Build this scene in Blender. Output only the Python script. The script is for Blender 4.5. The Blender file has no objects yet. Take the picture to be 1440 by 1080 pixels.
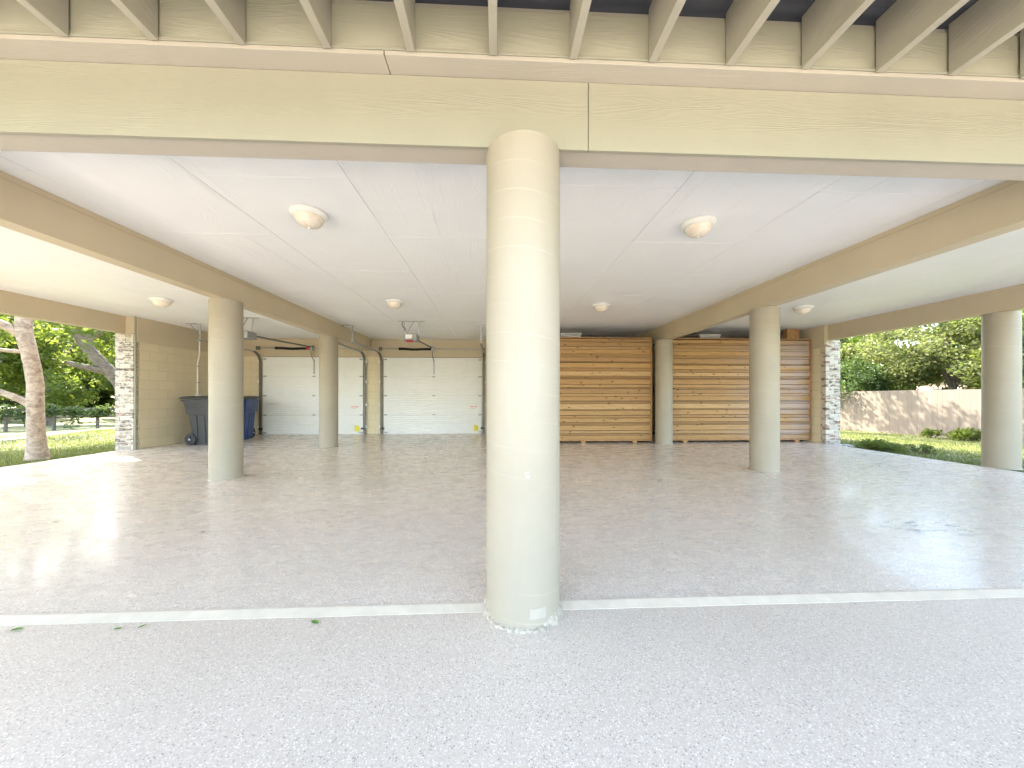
import bpy, bmesh, math, random
import numpy as np
from mathutils import Vector, Matrix, Euler
R = math.radians
random.seed(7)
rng = np.random.default_rng(11)
sc = bpy.context.scene
col = sc.collection

# ------------------------------------------------------------------ camera
cam_d = bpy.data.cameras.new('camera')
cam = bpy.data.objects.new('camera', cam_d)
col.objects.link(cam)
cam_d.sensor_width = 36.0
cam_d.lens = 12.25
cam_d.shift_y = 0.0111
cam_d.clip_start = 0.05
cam_d.clip_end = 2000
cam.location = (0, 0, 1.10)
cam.rotation_euler = (R(90), 0, -math.atan(22 / 490))
sc.camera = cam

# ------------------------------------------------------------------ sky, sun, exposure
SUN = Vector((-1.9, 1.38, 2.36)).normalized()          # towards the sun
w = bpy.data.worlds.new('World')
sc.world = w
w.use_nodes = True
wn = w.node_tree
bg = wn.nodes['Background']
sky = wn.nodes.new('ShaderNodeTexSky')
sky.sky_type = 'NISHITA'
sky.sun_disc = False
sky.sun_elevation = math.asin(SUN.z)
sky.sun_rotation = math.atan2(SUN.x, SUN.y)
sky.air_density = 1.0
sky.dust_density = 2.5
sky.ozone_density = 0.7
wn.links.new(sky.outputs[0], bg.inputs[0])
bg.inputs[1].default_value = 0.15
sd = bpy.data.lights.new('sun', 'SUN')
sd.energy = 2.4
sd.angle = R(0.5)
sd.color = (1.0, 0.96, 0.91)
sun = bpy.data.objects.new('sun', sd)
col.objects.link(sun)
sun.rotation_euler = SUN.to_track_quat('Z', 'Y').to_euler()
sun.location = (-20, 15, 30)
sc.view_settings.view_transform = 'Standard'
sc.view_settings.look = 'None'
sc.view_settings.gamma = 1
sc.view_settings.use_curve_mapping = False
sc.view_settings.exposure = 3.62
sc.view_settings.use_white_balance = True
sc.view_settings.white_balance_temperature = 7250
sc.view_settings.white_balance_tint = 10
sc.cycles.max_bounces = 14
sc.cycles.diffuse_bounces = 10
sc.cycles.glossy_bounces = 4
sc.cycles.transmission_bounces = 6
sc.cycles.sample_clamp_indirect = 6
sc.cycles.caustics_reflective = False
sc.cycles.caustics_refractive = False


# ------------------------------------------------------------------ material helpers
class NT:
    def __init__(s, name):
        s.m = bpy.data.materials.new(name)
        s.m.use_nodes = True
        s.t = s.m.node_tree
        s.b = s.t.nodes['Principled BSDF']

    def n(s, typ, **kw):
        nd = s.t.nodes.new('ShaderNode' + typ)
        for k, v in kw.items():
            if k.startswith('_'):
                setattr(nd, k[1:], v)
            else:
                i = int(k[1:]) if k[0] == 'i' and k[1:].isdigit() else k.replace('_', ' ')
                s.put(nd, i, v)
        return nd

    def put(s, nd, i, v):
        sock = nd.inputs[i]
        if isinstance(v, bpy.types.NodeSocket):
            s.t.links.new(v, sock)
        elif isinstance(v, bpy.types.Node):
            s.t.links.new(v.outputs[0], sock)
        else:
            if hasattr(sock.default_value, '__len__') and len(sock.default_value) == 4 and len(v) == 3:
                v = (*v, 1)
            sock.default_value = v

    def math(s, op, a, b=0.0, c=None):
        nd = s.n('Math', _operation=op, i0=a, i1=b)
        if c is not None:
            s.put(nd, 2, c)
        return nd.outputs[0]

    def mix(s, f, a, b, mode='MIX'):
        nd = s.n('Mix', _data_type='RGBA', _blend_type=mode)
        s.put(nd, 0, f); s.put(nd, 6, a); s.put(nd, 7, b)
        return nd.outputs[2]

    def ramp(s, f, *stops):
        nd = s.n('ValToRGB', i0=f)
        e = nd.color_ramp.elements
        while len(e) < len(stops):
            e.new(0.5)
        for el, (p, c) in zip(e, stops):
            el.position = p
            el.color = (*c, 1) if len(c) == 3 else c
        return nd.outputs[0]

    def rng(s, f, a, b, c=0.0, d=1.0):
        return s.n('MapRange', i0=f, i1=a, i2=b, i3=c, i4=d).outputs[0]

    def coord(s, scale=(1, 1, 1), rot=(0, 0, 0), loc=(0, 0, 0)):
        tc = s.n('TexCoord').outputs['Object']
        return s.n('Mapping', i0=tc, i1=loc, i2=rot, i3=scale).outputs[0]

    def noise(s, vec, scale=5., detail=3., rough=.5, dist=0.):
        return s.n('TexNoise', Vector=vec, Scale=scale, Detail=detail, Roughness=rough, Distortion=dist).outputs[0]

    def bump(s, h, strength=.3, dist=.002, normal=None):
        nd = s.n('Bump', Strength=strength, Distance=dist, Height=h)
        if normal is not None:
            s.put(nd, 'Normal', normal)
        return nd.outputs[0]

    def out(s, color=None, rough=None, normal=None, **kw):
        if color is not None: s.put(s.b, 'Base Color', color)
        if rough is not None: s.put(s.b, 'Roughness', rough)
        if normal is not None: s.put(s.b, 'Normal', normal)
        for k, v in kw.items():
            s.put(s.b, k.replace('_', ' '), v)
        return s.m


def simple(name, c, rough=.5, metal=0., var=.12, scale=9.):
    t = NT(name)
    v = t.coord()
    f = t.noise(v, scale, 4)
    c2 = tuple(x * (1 - var) for x in c)
    c3 = tuple(min(1, x * (1 + var * .6)) for x in c)
    return t.out(t.ramp(f, (.3, c2), (.7, c3)), t.rng(f, .3, .7, rough - .06, rough + .08),
                 t.bump(t.noise(v, 60, 3), .15, .001), Metallic=metal)


def painted(name, c, grain, rough=.5, strength=.5, spec=.4, streak=.05, dirt=.06):
    """painted board with an embossed wood grain running along the axis named"""
    t = NT(name)
    sx = {'X': (.55, 7, 7), 'Y': (7, .55, 7), 'Z': (7, 7, .55)}[grain]
    v = t.coord(sx)
    a = t.noise(v, 1.0, 2, .5, .4)
    lines = t.math('SINE', t.math('MULTIPLY', a, 95.))
    lines = t.math('POWER', t.math('ABSOLUTE', lines), 5.)
    gate = t.rng(t.noise(t.coord(sx, loc=(3, 7, 1)), .8, 2), .42, .62)
    h = t.math('MULTIPLY', lines, gate)
    fine = t.noise(t.coord(tuple(q * 9 for q in sx)), 2.2, 3)
    hh = t.math('ADD', h, t.math('MULTIPLY', fine, .7))
    vo = t.coord()
    d = t.noise(vo, 1.3, 5, .6)
    colr = t.ramp(d, (.3, tuple(x * (1 - dirt * 1.5) for x in c)), (.65, c))
    colr = t.mix(t.math('MULTIPLY', h, streak), colr, tuple(min(1, x * 1.25) for x in c))
    spots = t.rng(t.noise(vo, 34, 2, .6), .77, .80)
    colr = t.mix(t.math('MULTIPLY', spots, .35), colr, tuple(x * .55 for x in c))
    return t.out(colr, t.rng(fine, .3, .7, rough - .05, rough + .08), t.bump(hh, strength, .0012), Specular_IOR_Level=spec)


CREAM = (.335, .322, .245)
TAN = (.56, .475, .335)
M = {}
M['cream_x'] = painted('cream_board', CREAM, 'X', .55, .75)
M['cream_soffit'] = painted('tan_soffit_paint', (.46, .42, .35), 'X', .6, .4)
M['tan_y'] = painted('tan_beam_paint', TAN, 'Y', .5, .35)
M['tan_x'] = painted('tan_trim_paint', TAN, 'X', .5, .35)
M['joist'] = painted('joist_paint', (.40, .375, .30), 'Y', .65, .7, dirt=.12)
M['ledger'] = painted('ledger_paint', (.37, .36, .262), 'X', .6, .6)
M['ceil'] = painted('white_soffit_paint', (.87, .885, .90), 'Y', .42, 1.0, .4, streak=.0, dirt=.03)
M['caulk'] = simple('caulk', (.86, .87, .88), .5, 0, .03)
M['dark'] = simple('shadow_gap', (.05, .05, .055), .9)
M['membrane'] = NT('deck_membrane')
t = M['membrane']
f = t.noise(t.coord((.5, 6, 6)), 2.5, 5)
M['membrane'] = t.out(t.ramp(f, (.3, (.030, .034, .045)), (.7, (.075, .08, .095))), .7)


def column_mat():
    t = NT('cream_column_paint')
    tc = t.n('TexCoord').outputs['Object']
    sp = t.n('SeparateXYZ', i0=tc)
    ang = t.math('DIVIDE', t.math('ARCTAN2', sp.outputs[1], sp.outputs[0]), 2 * math.pi)
    q = t.math('FRACT', t.math('ADD', t.math('MULTIPLY', sp.outputs[2], 7.3), ang))
    edge = t.math('ABSOLUTE', t.math('SUBTRACT', q, .5))
    line = t.rng(edge, .455, .495)
    gate = t.rng(t.noise(tc, 2.6, 3), .46, .66)
    line = t.math('MULTIPLY', line, gate)
    v = t.coord((1, 1, 14))
    fine = t.noise(v, 5, 4)
    d = t.noise(t.coord(), 2.0, 5, .6)
    colr = t.ramp(d, (.3, (.342, .304, .232)), (.68, (.378, .335, .26)))
    colr = t.mix(t.math('MULTIPLY', line, .12), colr, (.70, .67, .56))
    pit = t.rng(t.noise(t.coord(), 42, 2), .76, .79)
    colr = t.mix(t.math('MULTIPLY', pit, .5), colr, (.33, .28, .2))
    h = t.math('ADD', t.math('MULTIPLY', line, .28), t.math('MULTIPLY', fine, .5))
    return t.out(colr, t.rng(fine, .3, .7, .50, .62), t.bump(h, .55, .002), Specular_IOR_Level=.45)


M['column'] = column_mat()
M['grout'] = simple('pale_grout', (.435, .385, .305), .9, 0, .35, 40)
M['patchpaint'] = simple('primer_patch', (.435, .395, .32), .6, 0, .05)


def floor_mat(name, base, light, dark, rough, chips, coat, stain=False):
    t = NT(name)
    v = t.coord()
    big = t.noise(v, .9, 5, .6, .6)
    med = t.noise(t.coord((1, 2.4, 1)), 2.6, 5, .65)
    c = t.ramp(big, (.3, tuple(x * .91 for x in base)), (.7, base))
    scuff = t.rng(t.noise(t.coord((2.2, .8, 1), (0, 0, .5)), 1.1, 6, .72, 1.0), .60, .72)
    c = t.mix(t.math('MULTIPLY', scuff, .22), c, tuple(x * .55 for x in base))
    grit = t.rng(t.noise(v, 9, 3, .6), .73, .77)
    c = t.mix(t.math('MULTIPLY', grit, .35), c, tuple(x * .4 for x in base))
    c = t.mix(t.rng(med, .5, .72, 0, .10), c, tuple(min(1, x * 1.16) for x in base))
    vo = t.n('TexVoronoi', Vector=v, Scale=chips, _voronoi_dimensions='3D')
    wn_ = t.n('SeparateColor', i0=vo.outputs['Color'])
    inside = t.math('LESS_THAN', vo.outputs['Distance'], .42)
    lm = t.math('MULTIPLY', t.math('GREATER_THAN', wn_.outputs[0], .74), inside)
    dm = t.math('MULTIPLY', t.math('LESS_THAN', wn_.outputs[0], .11), inside)
    c = t.mix(t.math('MULTIPLY', lm, .8), c, light)
    c = t.mix(t.math('MULTIPLY', dm, .62), c, dark)
    v2 = t.n('TexVoronoi', Vector=v, Scale=chips * 1.9)
    w2 = t.n('SeparateColor', i0=v2.outputs['Color'])
    c = t.mix(t.math('MULTIPLY', t.math('GREATER_THAN', w2.outputs[1], .8), .35), c, light)
    c = t.mix(t.math('MULTIPLY', t.math('LESS_THAN', w2.outputs[1], .16), .30), c, tuple(x * .6 for x in base))
    if stain:
        # spilled oil spots on the right bay
        tc = t.n('TexCoord').outputs['Object']
        st = t.noise(t.coord((3, 9, 1)), 2.3, 5, .7)
        dd = t.n('VectorMath', _operation='DISTANCE', i0=t.n('Mapping', i0=tc, i3=(1, 2.0, 0), i1=(0, 0, 0)).outputs[0], i1=(3.62, 5.5, 0)).outputs['Value']
        s_ = t.math('MULTIPLY', t.rng(dd, .22, .5, 1, 0), t.rng(st, .53, .58))
        c = t.mix(t.math('MULTIPLY', s_, .85), c, (.10, .10, .115))
    r = t.rng(t.noise(t.coord((1, 2, 1)), 3.2, 5, .65), .3, .7, rough * .85, rough * 1.2)
    hb = t.math('ADD', t.math('MULTIPLY', t.noise(t.coord((1, 1.8, 1)), 1.7, 1), 1.0), t.math('MULTIPLY', vo.outputs['Distance'], .012))
    return t.out(c, r, t.bump(hb, .22, .004), Specular_IOR_Level=.42, Coat_Weight=coat, Coat_Roughness=.09)


M['floor'] = floor_mat('epoxy_flake_floor', (.625, .537, .448), (.93, .88, .80), (.20, .175, .155), .27, 125, .14, True)
M['apron'] = floor_mat('epoxy_flake_apron', (.60, .512, .42), (.80, .72, .63), (.14, .13, .13), .42, 150, .06)
M['edge'] = simple('white_step_paint', (.58, .505, .40), .55, 0, .10, 14)
M['concrete'] = simple('pale_driveway', (.46, .44, .40), .85, 0, .2, 3)


def block_mat(name, axis, c=(.70, .61, .43)):
    t = NT(name)
    tc = t.n('TexCoord').outputs['Object']
    sp = t.n('SeparateXYZ', i0=tc)
    vec = t.n('CombineXYZ', i0=sp.outputs['X' if axis == 'X' else 'Y'], i1=sp.outputs[2])
    br = t.n('TexBrick', Vector=vec, Scale=1.0, Mortar_Size=.006, Mortar_Smooth=.35, Brick_Width=.405, Row_Height=.203,
             Color1=c, Color2=tuple(x * .95 for x in c), Mortar=tuple(x * .80 for x in c))
    d = t.noise(t.coord(), 1.6, 5, .6)
    cc = t.mix(t.rng(d, .45, .7, 0, .3), br.outputs[0], tuple(x * .84 for x in c))
    h = t.math('ADD', t.math('MULTIPLY', br.outputs['Fac'], -1.), t.math('MULTIPLY', t.noise(t.coord(), 70, 4), .35))
    return t.out(cc, .6, t.bump(h, .5, .004))


M['block_x'] = block_mat('painted_block_x', 'X')
M['block_y'] = block_mat('painted_block_y', 'Y')


def brick_mat():
    t = NT('whitewashed_brick')
    rnd = t.n('NewGeometry').outputs['Random Per Island']
    base = t.ramp(rnd, (.0, (.12, .098, .088)), (.35, (.20, .14, .11)), (.55, (.28, .15, .11)), (.7, (.34, .28, .23)), (.85, (.55, .50, .43)), (1., (.62, .57, .49)))
    v = t.coord()
    smear = t.rng(t.noise(t.coord((1, 1, 2.2)), 9, 5, .7), .43, .56)
    c = t.mix(smear, base, (.60, .56, .475))
    return t.out(c, .85, t.bump(t.noise(v, 45, 5, .7), .8, .006))


M['brick'] = brick_mat()
M['mortar'] = simple('cream_mortar', (.68, .61, .50), .9, 0, .2, 30)


def cedar_mat():
    t = NT('cedar_planks')
    rnd = t.n('NewGeometry').outputs['Random Per Island']
    base = t.ramp(rnd, (.0, (.25, .132, .055)), (.25, (.41, .235, .094)), (.5, (.49, .295, .12)), (.75, (.335, .19, .08)), (1., (.55, .355, .165)))
    off = t.n('CombineXYZ', i0=t.math('MULTIPLY', rnd, 37.), i1=t.math('MULTIPLY', rnd, 11.), i2=0.)
    tc = t.n('TexCoord').outputs['Object']
    p = t.n('VectorMath', _operation='ADD', i0=tc, i1=off.outputs[0]).outputs[0]
    g = t.noise(t.n('Mapping', i0=p, i3=(1.4, 1, 26)).outputs[0], 2.5, 5, .6, .8)
    c = t.mix(t.rng(g, .45, .75, 0, .55), base, (.20, .095, .04))
    vo = t.n('TexVoronoi', Vector=t.n('Mapping', i0=p, i3=(5.5, 1, 13)).outputs[0], Scale=1., Randomness=1.)
    kr = t.n('SeparateColor', i0=vo.outputs['Color']).outputs[0]
    knot = t.math('MULTIPLY', t.rng(vo.outputs['Distance'], .10, .22, 1, 0), t.math('GREATER_THAN', kr, .45))
    c = t.mix(t.math('MULTIPLY', knot, .85), c, (.055, .028, .014))
    # greyer tone mixed in towards the right end, broken by noise
    sx = t.n('SeparateXYZ', i0=tc).outputs[0]
    wz = t.math('MULTIPLY', t.rng(sx, 5.2, 7.0), t.rng(t.math('ADD', t.noise(t.coord((1, 1, 6)), 1.4, 4), t.math('MULTIPLY', rnd, .25)), .42, .7))
    c = t.mix(t.math('MULTIPLY', wz, .8), c, (.40, .32, .29))
    return t.out(c, .62, t.bump(g, .4, .003), Specular_IOR_Level=.35)


M['cedar'] = cedar_mat()
M['cedar_post'] = simple('cedar_timber', (.40, .215, .09), .65, 0, .35, 12)
M['door_white'] = simple('white_door_enamel', (.80, .81, .80), .38, 0, .03, 5)
M['steel'] = simple('galvanised_steel', (.42, .43, .44), .42, .75, .25, 30)
M['darksteel'] = simple('dark_track_steel', (.17, .175, .18), .5, .5, .25, 30)
M['spring'] = simple('black_spring_steel', (.025, .023, .022), .5, .3, .2)
M['red'] = simple('red_plastic', (.55, .035, .03), .45, 0, .1)
M['motor'] = simple('grey_motor_case', (.30, .31, .32), .45, .2, .1)
M['lens'] = simple('white_lens', (.85, .85, .83), .3, 0, .03)
M['black'] = simple('black_plastic', (.028, .028, .03), .55, 0, .2)
M['greybin'] = simple('charcoal_bin_plastic', (.048, .048, .050), .5, 0, .12, 6)
M['bluebin'] = simple('blue_bin_plastic', (.012, .045, .17), .42, 0, .15, 6)
M['blacklid'] = simple('black_lid_plastic', (.035, .037, .04), .5, 0, .15)
M['conduit'] = simple('painted_conduit', (.74, .73, .70), .45, .1, .05)
M['label_white'] = simple('label_white', (.82, .82, .80), .5, 0, .03)
M['label_red'] = simple('label_red', (.70, .08, .08), .5, 0, .05)
M['label_grey'] = simple('label_grey', (.5, .48, .48), .5, 0, .05)
M['yellow'] = simple('yellow_tag_paper', (.80, .70, .05), .55, 0, .08)
M['fixture'] = simple('white_fixture_enamel', (.80, .79, .75), .4, 0, .04)


def alabaster():
    t = NT('alabaster_glass')
    f = t.noise(t.coord((1, 1, 2)), 6, 5, .65, 1.2)
    c = t.ramp(f, (.35, (.70, .60, .46)), (.62, (.82, .77, .68)))
    return t.out(c, .25, None, Subsurface_Weight=.0)


M['glass'] = alabaster()


def leaf_mat(name, a, b, c, trans=.45):
    t = NT(name)
    rnd = t.n('NewGeometry').outputs['Random Per Island']
    colr = t.ramp(rnd, (0., a), (.55, b), (1., c))
    clump = t.noise(t.coord(), .9, 2)
    colr = t.mix(t.rng(clump, .40, .68, 0, .30), colr, tuple(x * .7 for x in a))
    t.put(t.b, 'Base Color', colr)
    t.put(t.b, 'Roughness', .45)
    t.put(t.b, 'Specular IOR Level', .35)
    tr = t.n('BsdfTranslucent', Color=t.mix(.35, colr, (.16, .22, .02)))
    ms = t.n('MixShader', i0=trans, i1=t.b.outputs[0], i2=tr.outputs[0])
    t.t.links.new(ms.outputs[0], t.t.nodes['Material Output'].inputs[0])
    return t.m


M['leaf_a'] = leaf_mat('leaf_mid_green', (.06, .10, .022), (.095, .145, .032), (.14, .19, .05), .55)
M['leaf_b'] = leaf_mat('leaf_olive_green', (.10, .13, .045), (.16, .19, .07), (.26, .28, .13), .6)
M['leaf_c'] = leaf_mat('leaf_dark_green', (.032, .065, .02), (.055, .10, .03), (.085, .14, .042), .42)
M['leaf_d'] = leaf_mat('leaf_yellow_green', (.095, .135, .022), (.14, .19, .035), (.20, .245, .06), .6)
M['leaf_fresh'] = simple('fallen_green_leaf', (.10, .26, .03), .5, 0, .3, 60)
M['leaf_dry'] = simple('fallen_dry_leaf', (.06, .045, .035), .8, 0, .3, 60)


def bark_mat(name, a, b):
    t = NT(name)
    v = t.coord((1, 1, 1.5))
    f = t.noise(v, 9, 7, .75, .5)
    g = t.noise(t.coord((1, 1, .8)), 2.2, 4, .6)
    c = t.ramp(f, (.38, a), (.58, b))
    c = t.mix(t.rng(g, .5, .7, 0, .4), c, tuple(min(1, x * 1.15) for x in b))
    return t.out(c, .9, t.bump(f, .9, .03))


M['bark'] = bark_mat('flaking_pale_bark', (.26, .19, .14), (.54, .42, .32))
M['bark_dark'] = bark_mat('dark_bark', (.07, .058, .046), (.20, .165, .13))
t = NT('lawn_grass')
f1 = t.noise(t.coord(), .35, 4, .6)
f2 = t.noise(t.coord(), 26, 4, .7)
c = t.ramp(f1, (.35, (.09, .108, .040)), (.55, (.132, .142, .055)), (.72, (.18, .17, .078)))
c = t.mix(t.rng(f2, .35, .7, 0, .45), c, (.06, .08, .016))
M['grass'] = t.out(c, .9, t.bump(f2, .8, .03))
M['blade'] = leaf_mat('grass_blades', (.095, .125, .028), (.14, .165, .042), (.21, .21, .075), .4)
t = NT('dirt_track')
f1 = t.noise(t.coord(), 1.2, 6, .65)
M['dirt'] = t.out(t.ramp(f1, (.3, (.12, .10, .07)), (.55, (.16, .14, .11)), (.75, (.12, .12, .04))), .95, t.bump(f1, .6, .04))
t = NT('pond_water')
M['water'] = t.out((.03, .05, .08), .08, t.bump(t.noise(t.coord((1, 3, 1)), .8, 3), .1, .05))
t = NT('fence_boards')
rnd = t.n('NewGeometry').outputs['Random Per Island']
g = t.noise(t.coord((9, 9, .7)), 2.2, 5, .65)
c = t.ramp(rnd, (0, (.115, .098, .078)), (1, (.14, .12, .096)))
c = t.mix(t.rng(g, .45, .75, 0, .4), c, (.10, .08, .063))
M['fence'] = t.out(c, .85, t.bump(g, .4, .006))
M['stone'] = simple('pale_rubble', (.55, .53, .50), .9, 0, .3, 20)
M['siding'] = painted('tan_siding', (.55, .47, .34), 'X', .6, .4)
M['roofing'] = simple('grey_shingle', (.10, .095, .09), .9, 0, .3, 12)
M['winglass'] = simple('dark_window_glass', (.02, .025, .03), .08, 0, .1)
M['stucco'] = simple('beige_stucco', (.115, .095, .078), .9, 0, .12, 8)


# ------------------------------------------------------------------ mesh helpers
class MB:
    def __init__(s):
        s.v, s.f = [], []

    def add(s, vs, fs):
        o = len(s.v)
        s.v += [tuple(p) for p in vs]
        s.f += [tuple(i + o for i in q) for q in fs]
        return s

    def box(s, x0, x1, y0, y1, z0, z1, M_=None):
        vs = [Vector((x, y, z)) for z in (z0, z1) for y in (y0, y1) for x in (x0, x1)]
        if M_ is not None:
            vs = [M_ @ p for p in vs]
        return s.add(vs, [(0, 2, 3, 1), (4, 5, 7, 6), (0, 1, 5, 4), (2, 6, 7, 3), (0, 4, 6, 2), (1, 3, 7, 5)])

    def bar(s, a, b, w, d=None, up=(0, 0, 1)):
        a, b = Vector(a), Vector(b)
        d = d or w
        z = (b - a).normalized()
        u = Vector(up)
        if abs(z.dot(u)) > .95:
            u = Vector((0, 1, 0))
        x = z.cross(u).normalized(); y = z.cross(x)
        vs = [p + x * i * w / 2 + y * j * d / 2 for p in (a, b) for i, j in ((-1, -1), (1, -1), (1, 1), (-1, 1))]
        return s.add(vs, [(0, 1, 2, 3), (7, 6, 5, 4), (0, 4, 5, 1), (1, 5, 6, 2), (2, 6, 7, 3), (3, 7, 4, 0)])

    def tube(s, pts, rad, seg=10, cap=True, jit=0.):
        pts = [Vector(p) for p in pts]
        if not hasattr(rad, '__len__'):
            rad = [rad] * len(pts)
        vs, fs = [], []
        prev = None
        for i, p in enumerate(pts):
            tg = (pts[min(i + 1, len(pts) - 1)] - pts[max(i - 1, 0)]).normalized()
            if prev is None:
                u = Vector((0, 0, 1)) if abs(tg.z) < .9 else Vector((1, 0, 0))
                x = tg.cross(u).normalized()
            else:
                x = (prev - tg * prev.dot(tg)).normalized()
            prev = x
            y = tg.cross(x)
            for k in range(seg):
                a = 2 * math.pi * k / seg
                r = rad[i] * (1 + (random.uniform(-jit, jit) if jit else 0))
                vs.append(p + (x * math.cos(a) + y * math.sin(a)) * r)
        for i in range(len(pts) - 1):
            for k in range(seg):
                k2 = (k + 1) % seg
                fs.append((i * seg + k, i * seg + k2, (i + 1) * seg + k2, (i + 1) * seg + k))
        if cap:
            fs.append(tuple(range(seg))[::-1])
            fs.append(tuple((len(pts) - 1) * seg + k for k in range(seg)))
        return s.add(vs, fs)

    def lathe(s, prof, c=(0, 0, 0), seg=48, axis='Z'):
        vs, fs = [], []
        n = len(prof)
        for r, h in prof:
            for k in range(seg):
                a = 2 * math.pi * k / seg
                p = (r * math.cos(a), r * math.sin(a), h)
                if axis == 'Y': p = (p[0], p[2], p[1])
                if axis == 'X': p = (p[2], p[0], p[1])
                vs.append((p[0] + c[0], p[1] + c[1], p[2] + c[2]))
        for i in range(n - 1):
            for k in range(seg):
                k2 = (k + 1) % seg
                fs.append((i * seg + k, i * seg + k2, (i + 1) * seg + k2, (i + 1) * seg + k))
        fs.append(tuple(range(seg))[::-1]); fs.append(tuple((n - 1) * seg + k for k in range(seg)))
        return s.add(vs, fs)

    def build(s, name, mat, parent=None, bevel=0., smooth=False, loc=None):
        me = bpy.data.meshes.new(name)
        me.from_pydata(s.v, [], s.f)
        bm = bmesh.new(); bm.from_mesh(me)
        bmesh.ops.recalc_face_normals(bm, faces=bm.faces)
        if bevel:
            es = [e for e in bm.edges if len(e.link_faces) == 2 and e.calc_face_angle(0) > .5]
            bmesh.ops.bevel(bm, geom=es, offset=bevel, segments=2, profile=.6, affect='EDGES')
        bm.to_mesh(me); bm.free()
        if smooth:
            me.polygons.foreach_set('use_smooth', [True] * len(me.polygons))
            try:
                me.set_sharp_from_angle(angle=R(40))
            except Exception:
                pass
        me.materials.append(mat)
        o = bpy.data.objects.new(name, me)
        col.objects.link(o)
        if parent: o.parent = parent
        if loc: o.location = loc
        return o


def tag(o, label=None, cat=None, group=None, kind=None):
    if label: o['label'] = label
    if cat: o['category'] = cat
    if group: o['group'] = group
    if kind: o['kind'] = kind
    return o


def empty(name, loc=(0, 0, 0), rz=0., label=None, cat=None, group=None):
    o = bpy.data.objects.new(name, None)
    o.empty_display_size = .1
    col.objects.link(o)
    o.location = loc
    o.rotation_euler = (0, 0, rz)
    return tag(o, label, cat, group)


def copy_tree(o, parent=None):
    c = o.copy(); col.objects.link(c)
    if parent: c.parent = parent
    for ch in list(o.children):
        copy_tree(ch, c)
    return c


# ------------------------------------------------------------------ ground
def sstep(a, b, x):
    q = min(1, max(0, (x - a) / (b - a)))
    return q * q * (3 - 2 * q)


def gz(x, y):
    z = -.075
    z -= .42 * sstep(8.0, 16.5, x)
    z -= .10 * sstep(-8, -12, x) + .30 * sstep(-12, -22, x)
    z -= .4 * sstep(12, 30, y)
    if abs(x) < 7.55 and -6 < y < 10.2:
        z -= .2
    return z


def grid_coords():
    a = list(np.arange(-30, 30.01, .5))
    far = [36, 44, 55, 70, 90, 120, 170, 250, 400, 700, 1100]
    return [-q for q in far[::-1]] + a + far


g = grid_coords()
mb = MB()
n = len(g)
mb.v = [(x, y, gz(x, y) + (0 if abs(x) < 9 and -8 < y < 11 else random.uniform(-.012, .012))) for y in g for x in g]
mb.f = [(j * n + i, j * n + i + 1, (j + 1) * n + i + 1, (j + 1) * n + i) for j in range(n - 1) for i in range(n - 1)]
tag(mb.build('lawn', M['grass'], smooth=True), kind='structure')

STEP_Y0, STEP_Y1 = 1.795, 1.852
AP_Z = -.014
tag(MB().box(-7.57, 7.52, STEP_Y1, 10.3, -.30, 0).build('garage_floor', M['floor'], bevel=.004), kind='structure')
tag(MB().box(-7.9, 8.1, -4.2, STEP_Y0, -.30, AP_Z).build('apron', M['apron'], bevel=.004), kind='structure')
mb = MB()
xs = np.linspace(-7.57, 7.52, 160)
for i, x in enumerate(xs):
    j = random.uniform(-.0025, .0025); j2 = random.uniform(-.002, .002)
    mb.v += [(x, STEP_Y0 - .004 + j, AP_Z - .02), (x, STEP_Y0 + j, AP_Z + .0015), (x, STEP_Y1 - .008 + j2, .0035), (x, STEP_Y1 + .004 + j2, .004), (x, STEP_Y1 + .006, -.02)]
for i in range(len(xs) - 1):
    for k in range(4):
        mb.f.append((i * 5 + k, i * 5 + k + 1, (i + 1) * 5 + k + 1, (i + 1) * 5 + k))
tag(mb.build('step_edge', M['edge']), kind='structure')
tag(MB().box(-9.5, 12, -40, -4.22, -.30, AP_Z - .02).build('driveway', M['concrete']), kind='structure')

# dirt track on the left
mb = MB()
cl = [(-6.2, -2.0), (-9.6, 4.0), (-11.6, 7.6), (-13.6, 11.4), (-16.2, 16.0), (-18.5, 22), (-20, 34)]
pts = []
for i in range(len(cl) - 1):
    for k in range(8):
        q = k / 8
        pts.append((cl[i][0] * (1 - q) + cl[i + 1][0] * q - .3 * math.sin(i + q), cl[i][1] * (1 - q) + cl[i + 1][1] * q))
for i, p in enumerate(pts):
    for k in range(5):
        wv = (k - 2) / 2 * (.75 + random.uniform(-.15, .15))
        x, y = p[0] - 1.2 + wv * .87, p[1] - wv * .5
        mb.v.append((x, y, gz(x, y) + .022 - (.02 if k in (0, 4) else 0)))
mb.f = [(i * 5 + k, i * 5 + k + 1, (i + 1) * 5 + k + 1, (i + 1) * 5 + k) for i in range(len(pts) - 1) for k in range(4)]
tag(mb.build('dirt_path', M['dirt'], smooth=True), kind='structure')
tag(MB().add([(-140, 40, -.66), (-55, 48, -.66), (-75, 110, -.66), (-160, 110, -.66)], [(0, 1, 2, 3)]).build('pond', M['water']), kind='structure')

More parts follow.
